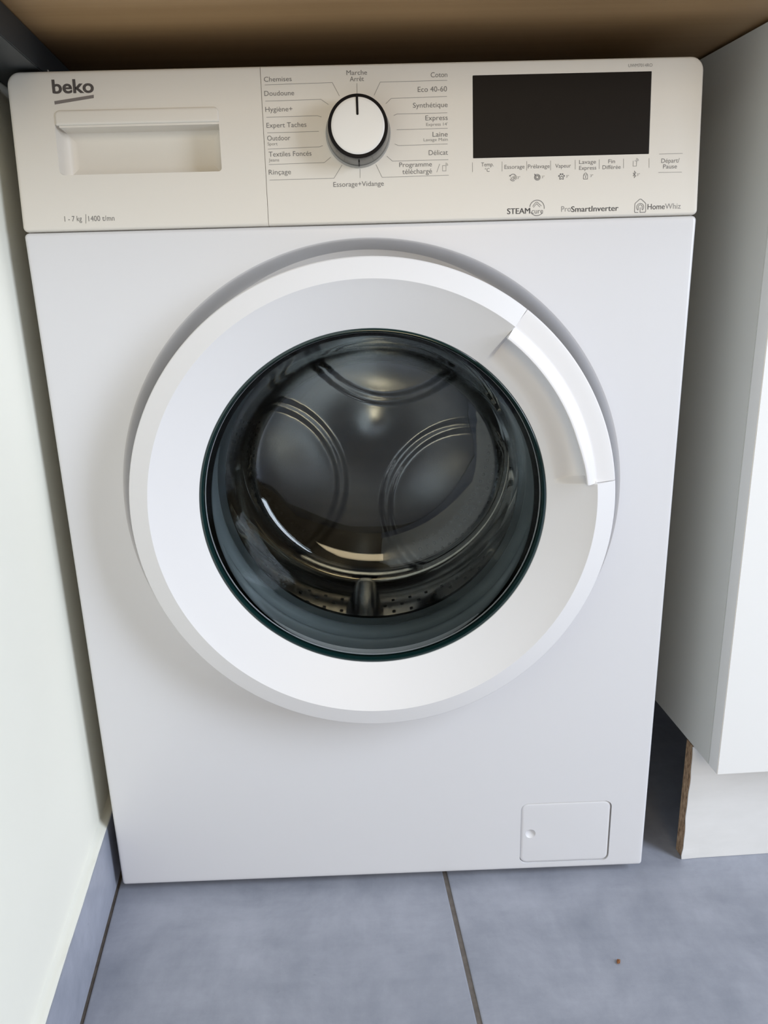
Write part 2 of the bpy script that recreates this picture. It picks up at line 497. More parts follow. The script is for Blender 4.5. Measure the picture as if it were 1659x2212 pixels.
# --- front panel with dished recess and porthole
PX0, PX1, PZ0, PZ1 = -0.300, 0.300, 0.012, 0.7176
angs = [2 * pi * k / 288 for k in range(288)]
for cx_, cz_ in ((PX0, PZ0), (PX1, PZ0), (PX1, PZ1), (PX0, PZ1)):
    a = atan2(cz_ - CZ, cx_ - CX) % (2 * pi)
    for d in range(-24, 25):
        angs.append((a + radians(d * 0.045)) % (2 * pi))
angs = sorted(set(round(a, 6) for a in angs))
def circ_loop(r, y): return [Vector((CX + r * cos(a), y, CZ + r * sin(a))) for a in angs]
def rect_loop(ins, y, rad=0.004):
    x0, x1, z0, z1 = PX0 + ins, PX1 - ins, PZ0 + ins, PZ1 - ins
    rd = max(rad - ins, 0.0004)
    out = []
    for a in angs:
        dx, dz = cos(a), sin(a)
        t = 1e9
        if dx > 1e-9: t = min(t, (x1 - CX) / dx)
        if dx < -1e-9: t = min(t, (x0 - CX) / dx)
        if dz > 1e-9: t = min(t, (z1 - CZ) / dz)
        if dz < -1e-9: t = min(t, (z0 - CZ) / dz)
        x, z = CX + dx * t, CZ + dz * t
        # round the corner
        for ccx, ccz, sx, sz in ((x0 + rd, z0 + rd, -1, -1), (x1 - rd, z0 + rd, 1, -1), (x1 - rd, z1 - rd, 1, 1), (x0 + rd, z1 - rd, -1, 1)):
            if (x - ccx) * sx > 0 and (z - ccz) * sz > 0:
                ox, oz = CX - ccx, CZ - ccz
                b = ox * dx + oz * dz; c_ = ox * ox + oz * oz - rd * rd
                t2 = -b + sqrt(max(b * b - c_, 0)); x, z = CX + dx * t2, CZ + dz * t2
        out.append(Vector((x, y, z)))
    return out
bm = bmesh.new()
loops = [circ_loop(0.176, 0.036), circ_loop(0.176, 0.0295), circ_loop(0.178, 0.0280)]
loops.append(circ_loop(0.200, 0.0280)); loops.append(circ_loop(0.2262, 0.0280))
for k in range(15):
    r = 0.2320 + (0.2438 - 0.2320) * k / 14
    loops.append(circ_loop(r, 0.0280 * (1 - ss(0.2315, 0.2442, r))))
loops.append(circ_loop(0.2448, 0.0)); loops.append(circ_loop(0.2475, 0.0))
loops += [rect_loop(0.0070, 0.0), rect_loop(0.0034, 0.0), rect_loop(0.0022, 0.0002), rect_loop(0.0011, 0.0010),
          rect_loop(0.0003, 0.0024), rect_loop(0.0, 0.0042), rect_loop(0.0, 0.0198)]
vs = loft(bm, loops)
a_, b_ = vs[-1], vs[0]
n = len(a_)
for i in range(n):
    j = (i + 1) % n
    bm.faces.new((a_[i], a_[j], b_[j], b_[i]))
fp = obj('front_panel', bm, 'enamel')
# opening for the filter flap
boolean(fp, slab_bm(0.1572, 0.2600, 0.0203, 0.1020, 0.0085, [(0.0, -0.01), (0.0, 0.009)], n=6))
fp.data.transform(Matrix.Translation(-L0)); fp.parent = wm
smooth(fp, 32)

# --- filter flap
bm = slab_bm(0.1577, 0.2595, 0.0208, 0.1015, 0.008, [(0.0035, 0.0008), (0.0018, 0.0009), (0.0007, 0.0015), (0.0, 0.0026), (0.0, 0.0088)], n=6)
fl = obj('filter_flap', bm, 'flap')
cb2 = bmesh.new(); bmesh.ops.create_uvsphere(cb2, u_segments=28, v_segments=20, radius=0.0078)
bmesh.ops.translate(cb2, verts=cb2.verts[:], vec=(0.1690, -0.0044, 0.0606))
boolean(fl, cb2)
fl.data.transform(Matrix.Translation(-L0)); fl.parent = wm; smooth(fl, 35)

# --- control fascia: drawer front on the left, panel on the right
FT = 0.1304                               # height of the fascia along its slope
JX = -0.0834
prof = [(0.0050, 0.0), (0.0030, 0.0), (0.0016, 0.0002), (0.0006, 0.0010), (0.0, 0.0026), (0.0, 0.022)]
bm = slab_bm(JX + 0.00008, 0.300, 0.0004, FT, [0.0003, 0.004, 0.0115, 0.0003], prof, n=10, xf=FX, kl=0.08)
cp = obj('control_panel', bm, 'fascia')
# shallow recess that holds the display window
boolean(cp, slab_bm(0.0988, 0.2542, 0.0519, 0.1188, 0.0004, [(0, -0.004), (0, 0.0012)], n=2, xf=FX))
cp.data.transform(Matrix.Translation(-L0)); cp.parent = wm; smooth(cp, 28)

bm = slab_bm(-0.300, JX - 0.00008, 0.0004, FT, [0.004, 0.0003, 0.0003, 0.0115], prof[:-1] + [(0.0, 0.036)], n=10, xf=FX, kr=0.08)
dw = obj('detergent_drawer', bm, 'fascia')
pk = [(0.0, -0.006), (0.0, 0.0), (0.0001, 0.0006)] + [(0.0004 + 0.010 * (1 - cos(k * pi / 16)), 0.0115 + 0.0100 * sin(k * pi / 16)) for k in range(9)]
boolean(dw, slab_bm(-0.2625, -0.1215, 0.0465, 0.0880, [0.004, 0.003, 0.0015, 0.0015], pk, n=6, xf=FX))
dw.data.transform(Matrix.Translation(-L0)); dw.parent = wm; smooth(dw, 35)
# grip lip above the pocket
bm = slab_bm(-0.2616, -0.1211, 0.0866, 0.0987, [0.0014, 0.0005, 0.0042, 0.0042],
             [(0.0022, -0.0013), (0.0010, -0.0012), (0.0004, -0.0008), (0.0, 0.0), (0.0, 0.0002)], n=6, xf=FX)
wobj('grip_lip', bm, 'fascia', dw, 40)
bm = slab_bm(-0.2590, -0.1215, 0.0850, 0.0872, 0.0006, [(0.0, 0.0004), (0.0, 0.0195)], n=2, xf=FX)
wobj('grip_underside', bm, 'fascia', dw, 40)

# display window
bm = slab_bm(0.0989, 0.2541, 0.0520, 0.1187, 0.0004, [(0.0006, -0.0003), (0.0001, -0.0001), (0.0, 0.0012)], n=3, xf=FX)
wobj('display', bm, 'display', cp)

# --- programme dial
kx, kt = -0.0013, 0.0744
dial = bpy.data.objects.new('programme_dial', None); COL.objects.link(dial); dial.parent = wm
def turned(prof, m, name, cap=True, sm=35):
    bm = bmesh.new()
    v = revolve(bm, prof, kx, kt, 96, FX)
    if cap:
        bm.faces.new(v[0]); bm.faces.new(v[-1][::-1])
    return wobj(name, bm, m, dial, sm)
turned([(0.0283, 0.0), (0.0283, -0.0016), (0.0278, -0.0028), (0.0262, -0.0032)], 'knob_foot', 'skirt')
turned([(0.0270, -0.0030), (0.0268, -0.0060), (0.0262, -0.0150), (0.0256, -0.0196), (0.0253, -0.0205)], 'knob_grey', 'body')
turned([(0.0253, -0.0204), (0.0253, -0.0219), (0.0249, -0.0224), (0.0226, -0.0226)], 'knob_black', 'rim_ring')
turned([(0.0225, -0.0220), (0.0225, -0.0229), (0.0221, -0.0232), (0.0200, -0.0234), (0.010, -0.0236), (0.001, -0.0236)], 'knob_white', 'cap')
bm = slab_bm(kx - 0.0010, kx + 0.0009, kt + 0.0082, kt + 0.0240, 0.0008, [(0.0, -0.0239), (0.0, -0.0222)], n=4, xf=FX)
wobj('pointer_mark', bm, 'knob_black', dial)
bm = slab_bm(kx - 0.0006, kx + 0.0006, kt - 0.0276, kt - 0.0250, 0.0001, [(0.0, -0.0175), (0.0, -0.0035)], n=1, xf=FX)
wobj('notch_mark', bm, 'knob_black', dial)

# --- door
door = bpy.data.objects.new('door', None); COL.objects.link(door); door.parent = wm
HA0, HA1 = radians(5.7), radians(52.2)    # sector taken by the handle
def ring_angles():
    a = [2 * pi * k / 300 for k in range(300)]
    for h in (HA0, HA1):
        for d in (-6, -5, -4, -3, -2.4, -1.8, -1.2, -0.7, -0.3, -0.1, -0.03, 0.03, 0.1, 0.3, 0.7, 1.2, 1.8, 2.4, 3, 4, 5, 6):
            a.append((h + radians(d)) % (2 * pi))
    return sorted(set(round(x, 6) for x in a))
RA = ring_angles()
def in_sector(a, m=0.0): return 1.0 if (HA0 - m < a < HA1 + m) else 0.0
def scoop(a):                              # how far the finger recess is cut, 0..1
    return ss(HA0 - radians(0.2), HA0 + radians(1.8), a) * (1 - ss(HA1 - radians(1.2), HA1 + radians(0.2), a))
RO, RB, RI = 0.2275, 0.2089, 0.1664
def ring_y(r, a):
    """depth of the visible face of the door ring"""
    if r >= RB:
        y = -0.0385 - (RO - r) / (RO - RB) * 0.0055
        y += 0.0080 * in_sector(a)
    else:
        t = (RB - r) / (RB - RI)
        y = -0.0440 + 0.0225 * (t ** 0.94)
        s = scoop(a)
        if s > 0:
            dp = 0.0125 * ss(0.1700, 0.196, r)
            y += dp * s
            if r > 0.2045: y = max(y, -0.0290) if s > 0.5 else y
    return y
bm = bmesh.new()
loops = []
def rl(r, yf): return [Vector((CX + r * cos(a), yf(a), CZ + r * sin(a))) for a in RA]
loops.append(rl(0.1650, lambda a: 0.004))
loops.append(rl(0.2235, lambda a: 0.004))
loops.append(rl(0.2250, lambda a: -0.004))
loops.append(rl(0.2268, lambda a: -0.027 ))
loops.append(rl(0.2274, lambda a: min(-0.0290, -0.0360 + 0.008 * in_sector(a))))
loops.append(rl(0.2272, lambda a: -0.0378 + 0.008 * in_sector(a)))
loops.append(rl(0.2264, lambda a: -0.0388 + 0.008 * in_sector(a)))
loops.append(rl(0.2250, lambda a: ring_y(0.2250, a)))
for r in (0.221, 0.216, 0.2115, 0.2096, 0.20895, 0.2088, 0.2080, 0.2050, 0.202, 0.199, 0.196, 0.193, 0.190, 0.187, 0.184, 0.181, 0.178, 0.175, 0.172, 0.1695, 0.1675, RI):
    loops.append(rl(r, lambda a, r=r: ring_y(r, a)))
loops.append(rl(0.1658, lambda a: -0.0205)); loops.append(rl(0.1650, lambda a: -0.0185))
vs = loft(bm, loops)
a_, b_ = vs[-1], vs[0]
for i in range(len(a_)):
    j = (i + 1) % len(a_)
    bm.faces.new((a_[i], a_[j], b_[j], b_[i]))
wobj('door_ring', bm, 'door', door, 24)

# handle: curved bar closing the sector of the outer band, with a proud inner grip face
HANG = [HA0 + radians(0.10) + (HA1 - HA0 - radians(0.20)) * k / 72 for k in range(73)]
hp = [(0.2262, -0.0312), (0.2271, -0.0345), (0.2274, -0.0366), (0.2271, -0.0380), (0.2262, -0.0389), (0.2245, -0.0392),
      (0.2180, -0.0394), (0.2110, -0.0395), (0.2093, -0.0397), (0.2080, -0.0402), (0.2040, -0.0425), (0.2000, -0.0451), (0.1984, -0.0458),
      (0.1972, -0.0457), (0.1966, -0.0447), (0.1972, -0.0390), (0.2040, -0.0340), (0.2120, -0.0330), (0.2200, -0.0315)]
bm = bmesh.new()
loops = []
def handle_loop(a, tw, sh):
    out = []
    for r, y in hp:
        # the inner tip starts a little shorter at the lower end
        rr_ = r + (0.0022 * (1 - ss(HA0, HA0 + radians(14), a)) if r < 0.206 else 0)
        out.append(Vector((CX + rr_ * cos(a), y, CZ + rr_ * sin(a))))
    c = sum(out, Vector()) / len(out)
    return [c + (p - c) * sh for p in out]
loops.append(handle_loop(HANG[0], 0, 0.97))
for a in [HANG[0] + radians(0.12)] + HANG[1:-1] + [HANG[-1] - radians(0.12)]:
    loops.append(handle_loop(a, 0, 1.0))
loops.append(handle_loop(HANG[-1], 0, 0.97))
loft(bm, loops, True, True)
wobj('door_handle', bm, 'handle', door, 30)

# dark seal and teal edge of the porthole glass
bm = bmesh.new()
v = revolve(bm, [(0.1662, -0.0208), (0.1655, -0.0216), (0.1640, -0.0218), (0.1632, -0.0208), (0.1630, -0.0120), (0.1648, -0.0120)], CX, CZ, 180)
for i in range(180):
    j = (i + 1) % 180; bm.faces.new((v[-1][i], v[-1][j], v[0][j], v[0][i]))
wobj('glass_rim', bm, 'teal', door, 50)

# glass bowl: mouth circle narrowing to an oval, slightly domed end wall
def bowl_loop(r, y, k, n=128):
    """k 0..1 blends from the round mouth to the oval end"""
    cx = CX + 0.004 * k; cz = CZ + 0.004 * k
    rx = r * (1 + 0.030 * k); rz = r * (1 - 0.085 * k)
    return [Vector((cx + rx * cos(2 * pi * i / n), y, cz + rz * sin(2 * pi * i / n))) for i in range(n)]
room_side = [(0.1628, -0.0150, 0), (0.1612, -0.0100, 0), (0.1575, 0.008, 0.1), (0.1540, 0.030, 0.3), (0.1510, 0.055, 0.5), (0.1480, 0.080, 0.7),
             (0.1445, 0.100, 0.85), (0.1400, 0.113, 0.95), (0.1330, 0.1215, 1), (0.1240, 0.126, 1), (0.110, 0.1285, 1), (0.085, 0.1310, 1), (0.055, 0.1330, 1), (0.025, 0.1340, 1), (0.004, 0.1342, 1)]
far_side = [(r + (0.0042 if y < 0.11 else 0.003 if y < 0.12 else 0.001), y + (0.001 if y < 0.1 else 0.003 if y < 0.12 else 0.0048), k) for r, y, k in room_side]
far_side[0] = (0.1645, -0.0150, 0)
bm = bmesh.new()
vr = loft(bm, [bowl_loop(*q) for q in room_side]); vf = loft(bm, [bowl_loop(*q) for q in far_side])
bm.faces.new(vr[-1]); bm.faces.new(vf[-1][::-1])
for i in range(128):
    j = (i + 1) % 128; bm.faces.new((vr[0][i], vr[0][j], vf[0][j], vf[0][i]))
wobj('glass_bowl', bm, 'glass', door, 60)

# --- bellows gasket between door and drum
bm = bmesh.new()
gp = [(0.1758, 0.0300), (0.1700, 0.0300), (0.1685, 0.0320), (0.1690, 0.0360), (0.1735, 0.0395), (0.1740, 0.044), (0.1690, 0.049), (0.1655, 0.056),
      (0.1665, 0.064), (0.1700, 0.069), (0.1745, 0.070), (0.1745, 0.073), (0.168, 0.073), (0.160, 0.068)]
gp2 = [(r + 0.0022, y + 0.0012) for r, y in reversed(gp)]
v = revolve(bm, gp + gp2, CX, CZ, 128)
for i in range(128):
    j = (i + 1) % 128; bm.faces.new((v[-1][i], v[-1][j], v[0][j], v[0][i]))
wobj('door_gasket', bm, 'rubber', sm=60)

# --- drum
drum = bpy.data.objects.new('drum', None); COL.objects.link(drum); drum.parent = wm
DR, DY0, DY1 = 0.236, 0.078, 0.330
bm = bmesh.new()
sp = [(0.1600, 0.0740), (0.1620, 0.0755), (0.1700, 0.0800), (0.2150, 0.0830), (0.2300, 0.0860), (0.2350, 0.0920)]
sp += [(DR, 0.100 + 0.02 * k) for k in range(11)]
sp += [(0.2355, 0.312), (0.2335, 0.322), (0.2290, 0.3285), (0.2240, 0.3300)]
revolve(bm, sp, CX, CZ, 160)
ds = wobj('drum_shell', bm, 'steel_side', drum, 50, fix=True)

# back plate, embossed with three petal fields
PET = [(radians(a), 0.170) for a in (80, 201, 322)]
def back_h(x, z):
    r = hypot(x, z); a = atan2(z, x)
    h = 0.0
    for pa, D in PET:
        d = hypot(x - D * cos(pa), z - D * sin(pa))
        h = max(h, ss(0.125, 0.1195, d) * 0.0055 + ss(0.112, 0.1065, d) * 0.0055 + ss(0.100, 0.02, d) * 0.006)
    rh = hypot(x - 0.002, z - 0.016)
    hub = 0.016 * math.exp(-(rh / 0.050) ** 2)
    edge = ss(0.205, 0.222, r)
    return (h + hub) * (1 - edge) + 0.004 * edge
bm = bmesh.new()
NR, NA = 84, 240
rows_ = []
for i in range(NR + 1):
    r = 0.003 + (0.2242 - 0.003) * i / NR
    rows_.append([bm.verts.new((CX + r * cos(2 * pi * j / NA), DY1 - back_h(r * cos(2 * pi * j / NA), r * sin(2 * pi * j / NA)), CZ + r * sin(2 * pi * j / NA))) for j in range(NA)])
for i in range(NR):
    for j in range(NA):
        k = (j + 1) % NA
        bm.faces.new((rows_[i][j], rows_[i][k], rows_[i + 1][k], rows_[i + 1][j]))
bm.faces.new(rows_[0])
wobj('drum_back', bm, 'steel', drum, 60)

# perforations: tiny dimpled holes, hundreds of them, one joined piece
bm = bmesh.new()
def disc(c, nrm, r, ry=None, n=8):
    q = Vector((0, 0, 1)).rotation_difference(nrm)
    ry = ry or r
    vs = [bm.verts.new(Vector(c) + q @ Vector((r * cos(2 * pi * k / n), ry * sin(2 * pi * k / n), 0))) for k in range(n)]
    vt = bm.verts.new(Vector(c) - nrm * 0.0006)
    for k in range(n): bm.faces.new((vs[k], vs[(k + 1) % n], vt))
for row in range(9):
    y = 0.125 + 0.021 * row
    for k in range(60):
        a = 2 * pi * (k + 0.5 * (row % 2)) / 60
        sec = (math.degrees(a) + 30) % 120
        if sec < 14 or sec > 106: continue
        nrm = Vector((-cos(a), 0, -sin(a)))
        c_ = Vector((CX, y, CZ)) - nrm * (DR - 0.0010)
        disc(c_, nrm, 0.0027)
for pa, D in PET:
    for ring, rr_ in enumerate((0.166, 0.178, 0.190)):
        for k in range(-9, 10):
            a = pa + k * 0.062 + (0.031 if ring == 1 else 0)
            x, z = rr_ * cos(a), rr_ * sin(a)
            disc((CX + x, DY1 - back_h(x, z) - 0.0010, CZ + z), Vector((0, -1, 0)), 0.0026)
wobj('perforations', bm, 'hole', drum, fix=False)['kind'] = 'stuff'
# lifter paddles
for deg in (266, 26, 146):
    bm = bmesh.new()
    a = radians(deg)
    R_ = Matrix.Translation((CX, 0, CZ)) @ Matrix.Rotation(-(a + pi / 2), 4, 'Y')
    secs = []
    for y, hgt, w in ((0.112, 0.004, 0.012), (0.120, 0.022, 0.018), (0.14, 0.033, 0.021), (0.20, 0.038, 0.022), (0.26, 0.036, 0.022), (0.295, 0.026, 0.019), (0.305, 0.004, 0.014)):
        L = []
        for s_, f_ in ((-1.2, 0.0), (-1.0, 0.35), (-0.75, 0.75), (-0.4, 0.97), (0, 1.0), (0.4, 0.97), (0.75, 0.75), (1.0, 0.35), (1.2, 0.0)):
            L.append(R_ @ Vector((s_ * w, y, -(DR - 0.0015) + f_ * hgt)))
        secs.append(L)
    loft(bm, secs, True, True)
    wobj('paddle', bm, 'steel', drum, 50)

# ------------------------------------------------------------------ print on the fascia
# (text, x left, x right, baseline t, cap height), metres on the sloping face
LABELS = [
    ('beko', -0.2614, -0.2262, 0.1124, 0.0099),
    ('1 - 7 kg', -0.2623, -0.2472, 0.0082, 0.0042),
    ('1400 t/mn', -0.2414, -0.2186, 0.0079, 0.0042),
    ('Chemises', -0.0806, -0.0569, 0.1176, 0.0036),
    ('Doudoune', -0.0809, -0.0553, 0.1064, 0.0037),
    ('Hygiène+', -0.0808, -0.0574, 0.0937, 0.0037),
    ('Expert Taches', -0.0805, -0.0460, 0.0809, 0.0037),
    ('Outdoor', -0.0805, -0.0605, 0.0705, 0.0037),
    ('Sport', -0.0804, -0.0718, 0.0666, 0.0024),
    ('Textiles Foncés', -0.0799, -0.0427, 0.0574, 0.0038),
    ('Jeans', -0.0802, -0.0711, 0.0534, 0.0024),
    ('Rinçage', -0.0808, -0.0613, 0.0427, 0.0038),
    ('Marche', -0.0097, 0.0080, 0.1213, 0.0036),
    ('Arrêt', -0.0070, 0.0051, 0.1163, 0.0036),
    ('Coton', 0.0627, 0.0770, 0.1180, 0.0037),
    ('Eco 40-60', 0.0513, 0.0766, 0.1066, 0.0039),
    ('Synthétique', 0.0469, 0.0770, 0.0941, 0.0037),
    ('Express', 0.0575, 0.0769, 0.0837, 0.0037),
    ("Express 14'", 0.0581, 0.0768, 0.0792, 0.0023),
    ('Laine', 0.0635, 0.0767, 0.0703, 0.0038),
    ('Lavage Main', 0.0556, 0.0767, 0.0668, 0.0023),
    ('Délicat', 0.0599, 0.0767, 0.0554, 0.0038),
    ('Programme', 0.0338, 0.0625, 0.0462, 0.0036),
    ('téléchargé', 0.0364, 0.0625, 0.0404, 0.0038),
    ('Essorage+Vidange', -0.0246, 0.0198, 0.0312, 0.0038),
    ('UWM7014RO', 0.2336, 0.2546, 0.1224, 0.0024),
    ('Temp.', 0.1059, 0.1169, 0.0450, 0.0031),
    ('°C', 0.1092, 0.1133, 0.0405, 0.0028),
    ('Essorage', 0.1265, 0.1442, 0.0425, 0.0031),
    ('Prélavage', 0.1472, 0.1664, 0.0424, 0.0031),
    ('Vapeur', 0.1714, 0.1853, 0.0423, 0.0031),
    ('Lavage', 0.1925, 0.2074, 0.0450, 0.0031),
    ('Express', 0.1926, 0.2078, 0.0401, 0.0031),
    ('Fin', 0.2184, 0.2243, 0.0450, 0.0031),
    ('Différée', 0.2133, 0.2294, 0.0402, 0.0031),
    ('Départ/', 0.2654, 0.2816, 0.0442, 0.0034),
    ('Pause', 0.2672, 0.2795, 0.0394, 0.0034),
    ('STEAM', 0.1290, 0.1493, 0.0047, 0.0045),
    ('cure', 0.1507, 0.1610, 0.0046, 0.0040),
    ('Pro', 0.1772, 0.1859, 0.0055, 0.0044),
    ('SmartInverter', 0.1862, 0.2284, 0.0051, 0.0044),
    ('Home', 0.2546, 0.2700, 0.0055, 0.0044),
    ('Whiz', 0.2703, 0.2844, 0.0055, 0.0044),
]
SMALL = {'Sport', 'Jeans', "Express 14'", 'Lavage Main'}
BOLD = {'beko': 0.022}
STRONG = {'STEAM': 0.00017, 'SmartInverter': 0.00014, 'Home': 0.00006, 'beko': 0.00012}
def text_mesh(s, off=0.0, res=4):
    cu = bpy.data.curves.new('t', 'FONT'); cu.body = s; cu.size = 1.0
    cu.offset = off; cu.resolution_u = res; cu.fill_mode = 'FRONT'; cu.dimensions = '2D'
    o = bpy.data.objects.new('t', cu); COL.objects.link(o)
    dg = bpy.context.evaluated_depsgraph_get(); dg.update()
    me = bpy.data.meshes.new_from_object(o.evaluated_get(dg))
    bpy.data.objects.remove(o); bpy.data.curves.remove(cu)
    return me
capm = text_mesh('H'); CAPH = max(v.co.y for v in capm.vertices); bpy.data.meshes.remove(capm)
PN = 0.00012                                # print sits a tenth of a millimetre proud
def printed(me, parent, m, name='lettering'):
    me.transform(Matrix.Translation(-L0) @ FX)
    me.name = name
    o = link(name, me, m, parent)
    return o
def letter(s, x0, x1, t, ch, parent, m):
    me = text_mesh(s, BOLD.get(s, 0.0))
    xs = [v.co.x for v in me.vertices]
    lo, hi = min(xs), max(xs)
    sx = (x1 - x0) / (hi - lo); sy = ch / CAPH
    for v in me.vertices:
        v.co = Vector((x0 + (v.co.x - lo) * sx, -PN, t + v.co.y * sy))
    k = STRONG.get(s, 0.0)
    if k:                                   # heavier weight: the strokes thickened sideways
        bm = bmesh.new()
        for d in (-k, 0, k):
            c = me.copy(); c.transform(Matrix.Translation((d, 0, 0))); bm.from_mesh(c); bpy.data.meshes.remove(c)
        bm.to_mesh(me); bm.free()
    return printed(me, parent, m)
for s, x0, x1, t, ch in LABELS:
    par = dw if x1 < JX else cp
    m = 'logo' if s == 'beko' else 'print_light' if s in SMALL or s in ('UWM7014RO', 'Pro', 'Whiz', 'cure') else 'print'
    if s == 'cure': m = 'print'
    ch *= 1.05
    letter(s, x0, x1, t, ch, par, m)

def ribbon(bm, pts, w, closed=False):
    """flat stroke with mitred corners in fascia coordinates"""
    P = [Vector((x, z)) for x, z in pts]
    if closed: P = P + [P[0], P[1]]
    L, R = [], []
    for i, p in enumerate(P):
        d0 = (P[i] - P[i - 1]).normalized() if i else (P[1] - P[0]).normalized()
        d1 = (P[i + 1] - P[i]).normalized() if i < len(P) - 1 else d0
        t = (d0 + d1)
        t = t.normalized() if t.length > 1e-6 else d0
        nrm = Vector((-t.y, t.x)); k = 1 / max(0.5, abs(nrm.dot(Vector((-d0.y, d0.x)))))
        L.append(p + nrm * w / 2 * k); R.append(p - nrm * w / 2 * k)
    vl = [bm.verts.new((p.x, -PN, p.y)) for p in L]; vr_ = [bm.verts.new((p.x, -PN, p.y)) for p in R]
    for i in range(len(P) - 1):
        bm.faces.new((vl[i], vl[i + 1], vr_[i + 1], vr_[i]))
def poly(bm, pts):
    bm.faces.new([bm.verts.new((x, -PN, z)) for x, z in pts])
def arc(cx, cz, r, a0, a1, n=20, sx=1.0):
    return [(cx + sx * r * cos(radians(a0 + (a1 - a0) * k / n)), cz + r * sin(radians(a0 + (a1 - a0) * k / n))) for k in range(n + 1)]
def stamp(bm, name, m, parent):
    me = bpy.data.meshes.new(name); bm.to_mesh(me); bm.free()
    return printed(me, parent, m, name)

LINES = [
    [(-0.0802, 0.1151), (-0.0221, 0.1157), (-0.0164, 0.1049)],
    [(-0.0804, 0.1022), (-0.0326, 0.1026), (-0.0261, 0.0983)],
    [(-0.0802, 0.0893), (-0.0361, 0.0896), (-0.0326, 0.0885)],
    [(-0.0802, 0.0768), (-0.0354, 0.0769)],
    [(-0.0804, 0.0636), (-0.0356, 0.0644), (-0.0325, 0.0653)],
    [(-0.0802, 0.0510), (-0.0317, 0.0515), (-0.0259, 0.0558)],
    [(-0.0804, 0.0382), (-0.0238, 0.0384), (-0.0163, 0.0492)],
    [(-0.0010, 0.1147), (-0.0011, 0.1066)],
    [(0.0769, 0.1153), (0.0191, 0.1152), (0.0135, 0.1049)],
    [(0.0765, 0.1025), (0.0282, 0.1020), (0.0234, 0.0978)],
    [(0.0766, 0.0894), (0.0329, 0.0894), (0.0300, 0.0883)],
    [(0.0768, 0.0769), (0.0323, 0.0767)],
    [(0.0766, 0.0642), (0.0337, 0.0638), (0.0303, 0.0652)],
    [(0.0770, 0.0513), (0.0279, 0.0513), (0.0232, 0.0554)],
    [(0.0772, 0.0385), (0.0185, 0.0381), (0.0134, 0.0488)],
    [(-0.0007, 0.0455), (-0.0009, 0.0381)],
    [(0.0694, 0.0480), (0.0667, 0.0412)],
    [(0.0719, 0.0466), (0.0718, 0.0422), (0.0748, 0.0421), (0.0749, 0.0465), (0.0719, 0.0466)],
    [(0.0982, 0.0486), (0.0982, 0.0406)],
    [(0.1244, 0.0486), (0.1244, 0.0406)],
    [(0.1461, 0.0484), (0.1461, 0.0407)],
    [(0.1672, 0.0484), (0.1673, 0.0405)],
    [(0.1890, 0.0485), (0.1892, 0.0406)],
    [(0.2103, 0.0484), (0.2105, 0.0405)],
    [(0.2318, 0.0484), (0.2320, 0.0406)],
    [(0.2544, 0.0484), (0.2547, 0.0404)],
    [(0.2633, 0.0515), (0.2841, 0.0516)],
    [(0.2632, 0.0363), (0.2841, 0.0362)],
]
for l in LINES:
    bm = bmesh.new(); ribbon(bm, l, 0.00036); stamp(bm, 'printed_line', 'print_light', cp)
bm = bmesh.new(); ribbon(bm, [(-0.2433, 0.0138), (-0.2440, 0.0061)], 0.0004); stamp(bm, 'printed_line', 'print', dw)
# underline of the maker's mark
bm = bmesh.new(); poly(bm, [(-0.2607, 0.1035), (-0.2269, 0.1079), (-0.2267, 0.1105), (-0.2608, 0.1062)]); stamp(bm, 'logo_underline', 'logo', dw)

# little phone signs
def phone(cx, cz, outline=True):
    bm = bmesh.new()
    if outline:
        ribbon(bm, [(cx - 0.0015, cz + 0.0022), (cx - 0.0015, cz - 0.0022), (cx + 0.0015, cz - 0.0022), (cx + 0.0015, cz + 0.0020), (cx - 0.0002, cz + 0.0023)], 0.0004)
    ribbon(bm, arc(cx + 0.0011, cz + 0.0021, 0.0012, -10, 100, 6), 0.00035)
    ribbon(bm, arc(cx + 0.0011, cz + 0.0021, 0.0021, 0, 90, 8), 0.00035)
    stamp(bm, 'phone_sign', 'print_light', cp)
phone(0.0734, 0.0444, False); phone(0.2419, 0.0443)
# hold-for-three-seconds marks
for x in (0.1378, 0.1594, 0.1811, 0.2026, 0.2441):
    letter('3"', x, x + 0.0025, 0.0340, 0.0020, cp, 'print_light')
# rinse swirl
bm = bmesh.new(); c = (0.1341, 0.0352)
ribbon(bm, arc(*c, 0.0028, 150, -40, 18), 0.00055); ribbon(bm, arc(*c, 0.0028, 205, 300, 12), 0.00055)
ribbon(bm, arc(*c, 0.0017, 60, -190, 18), 0.00045)
poly(bm, [(c[0] - 0.0034, c[1] + 0.0008), (c[0] - 0.0018, c[1] + 0.0012), (c[0] - 0.0030, c[1] + 0.0024)])
ribbon(bm, [(c[0] - 0.0008, c[1] - 0.0004), (c[0] + 0.0001, c[1] + 0.0008), (c[0] + 0.0009, c[1] - 0.0004), (c[0] + 0.0002, c[1] - 0.0010)], 0.0004)
stamp(bm, 'rinse_sign', 'print', cp)
# drum sign
bm = bmesh.new(); c = (0.1556, 0.0349)
for r in (0.0025, 0.0018, 0.0011):
    ribbon(bm, [(c[0] + r * 1.1 * cos(a) * 0.9 - r * 0.35 * sin(a), c[1] + r * 0.95 * sin(a) + r * 0.3 * cos(a)) for a in [2 * pi * k / 20 for k in range(20)]], 0.00045, True)
ribbon(bm, [(c[0] - 0.0026, c[1] + 0.0028), (c[0] - 0.0012, c[1] + 0.0012)], 0.0008)
stamp(bm, 'drum_sign', 'print', cp)
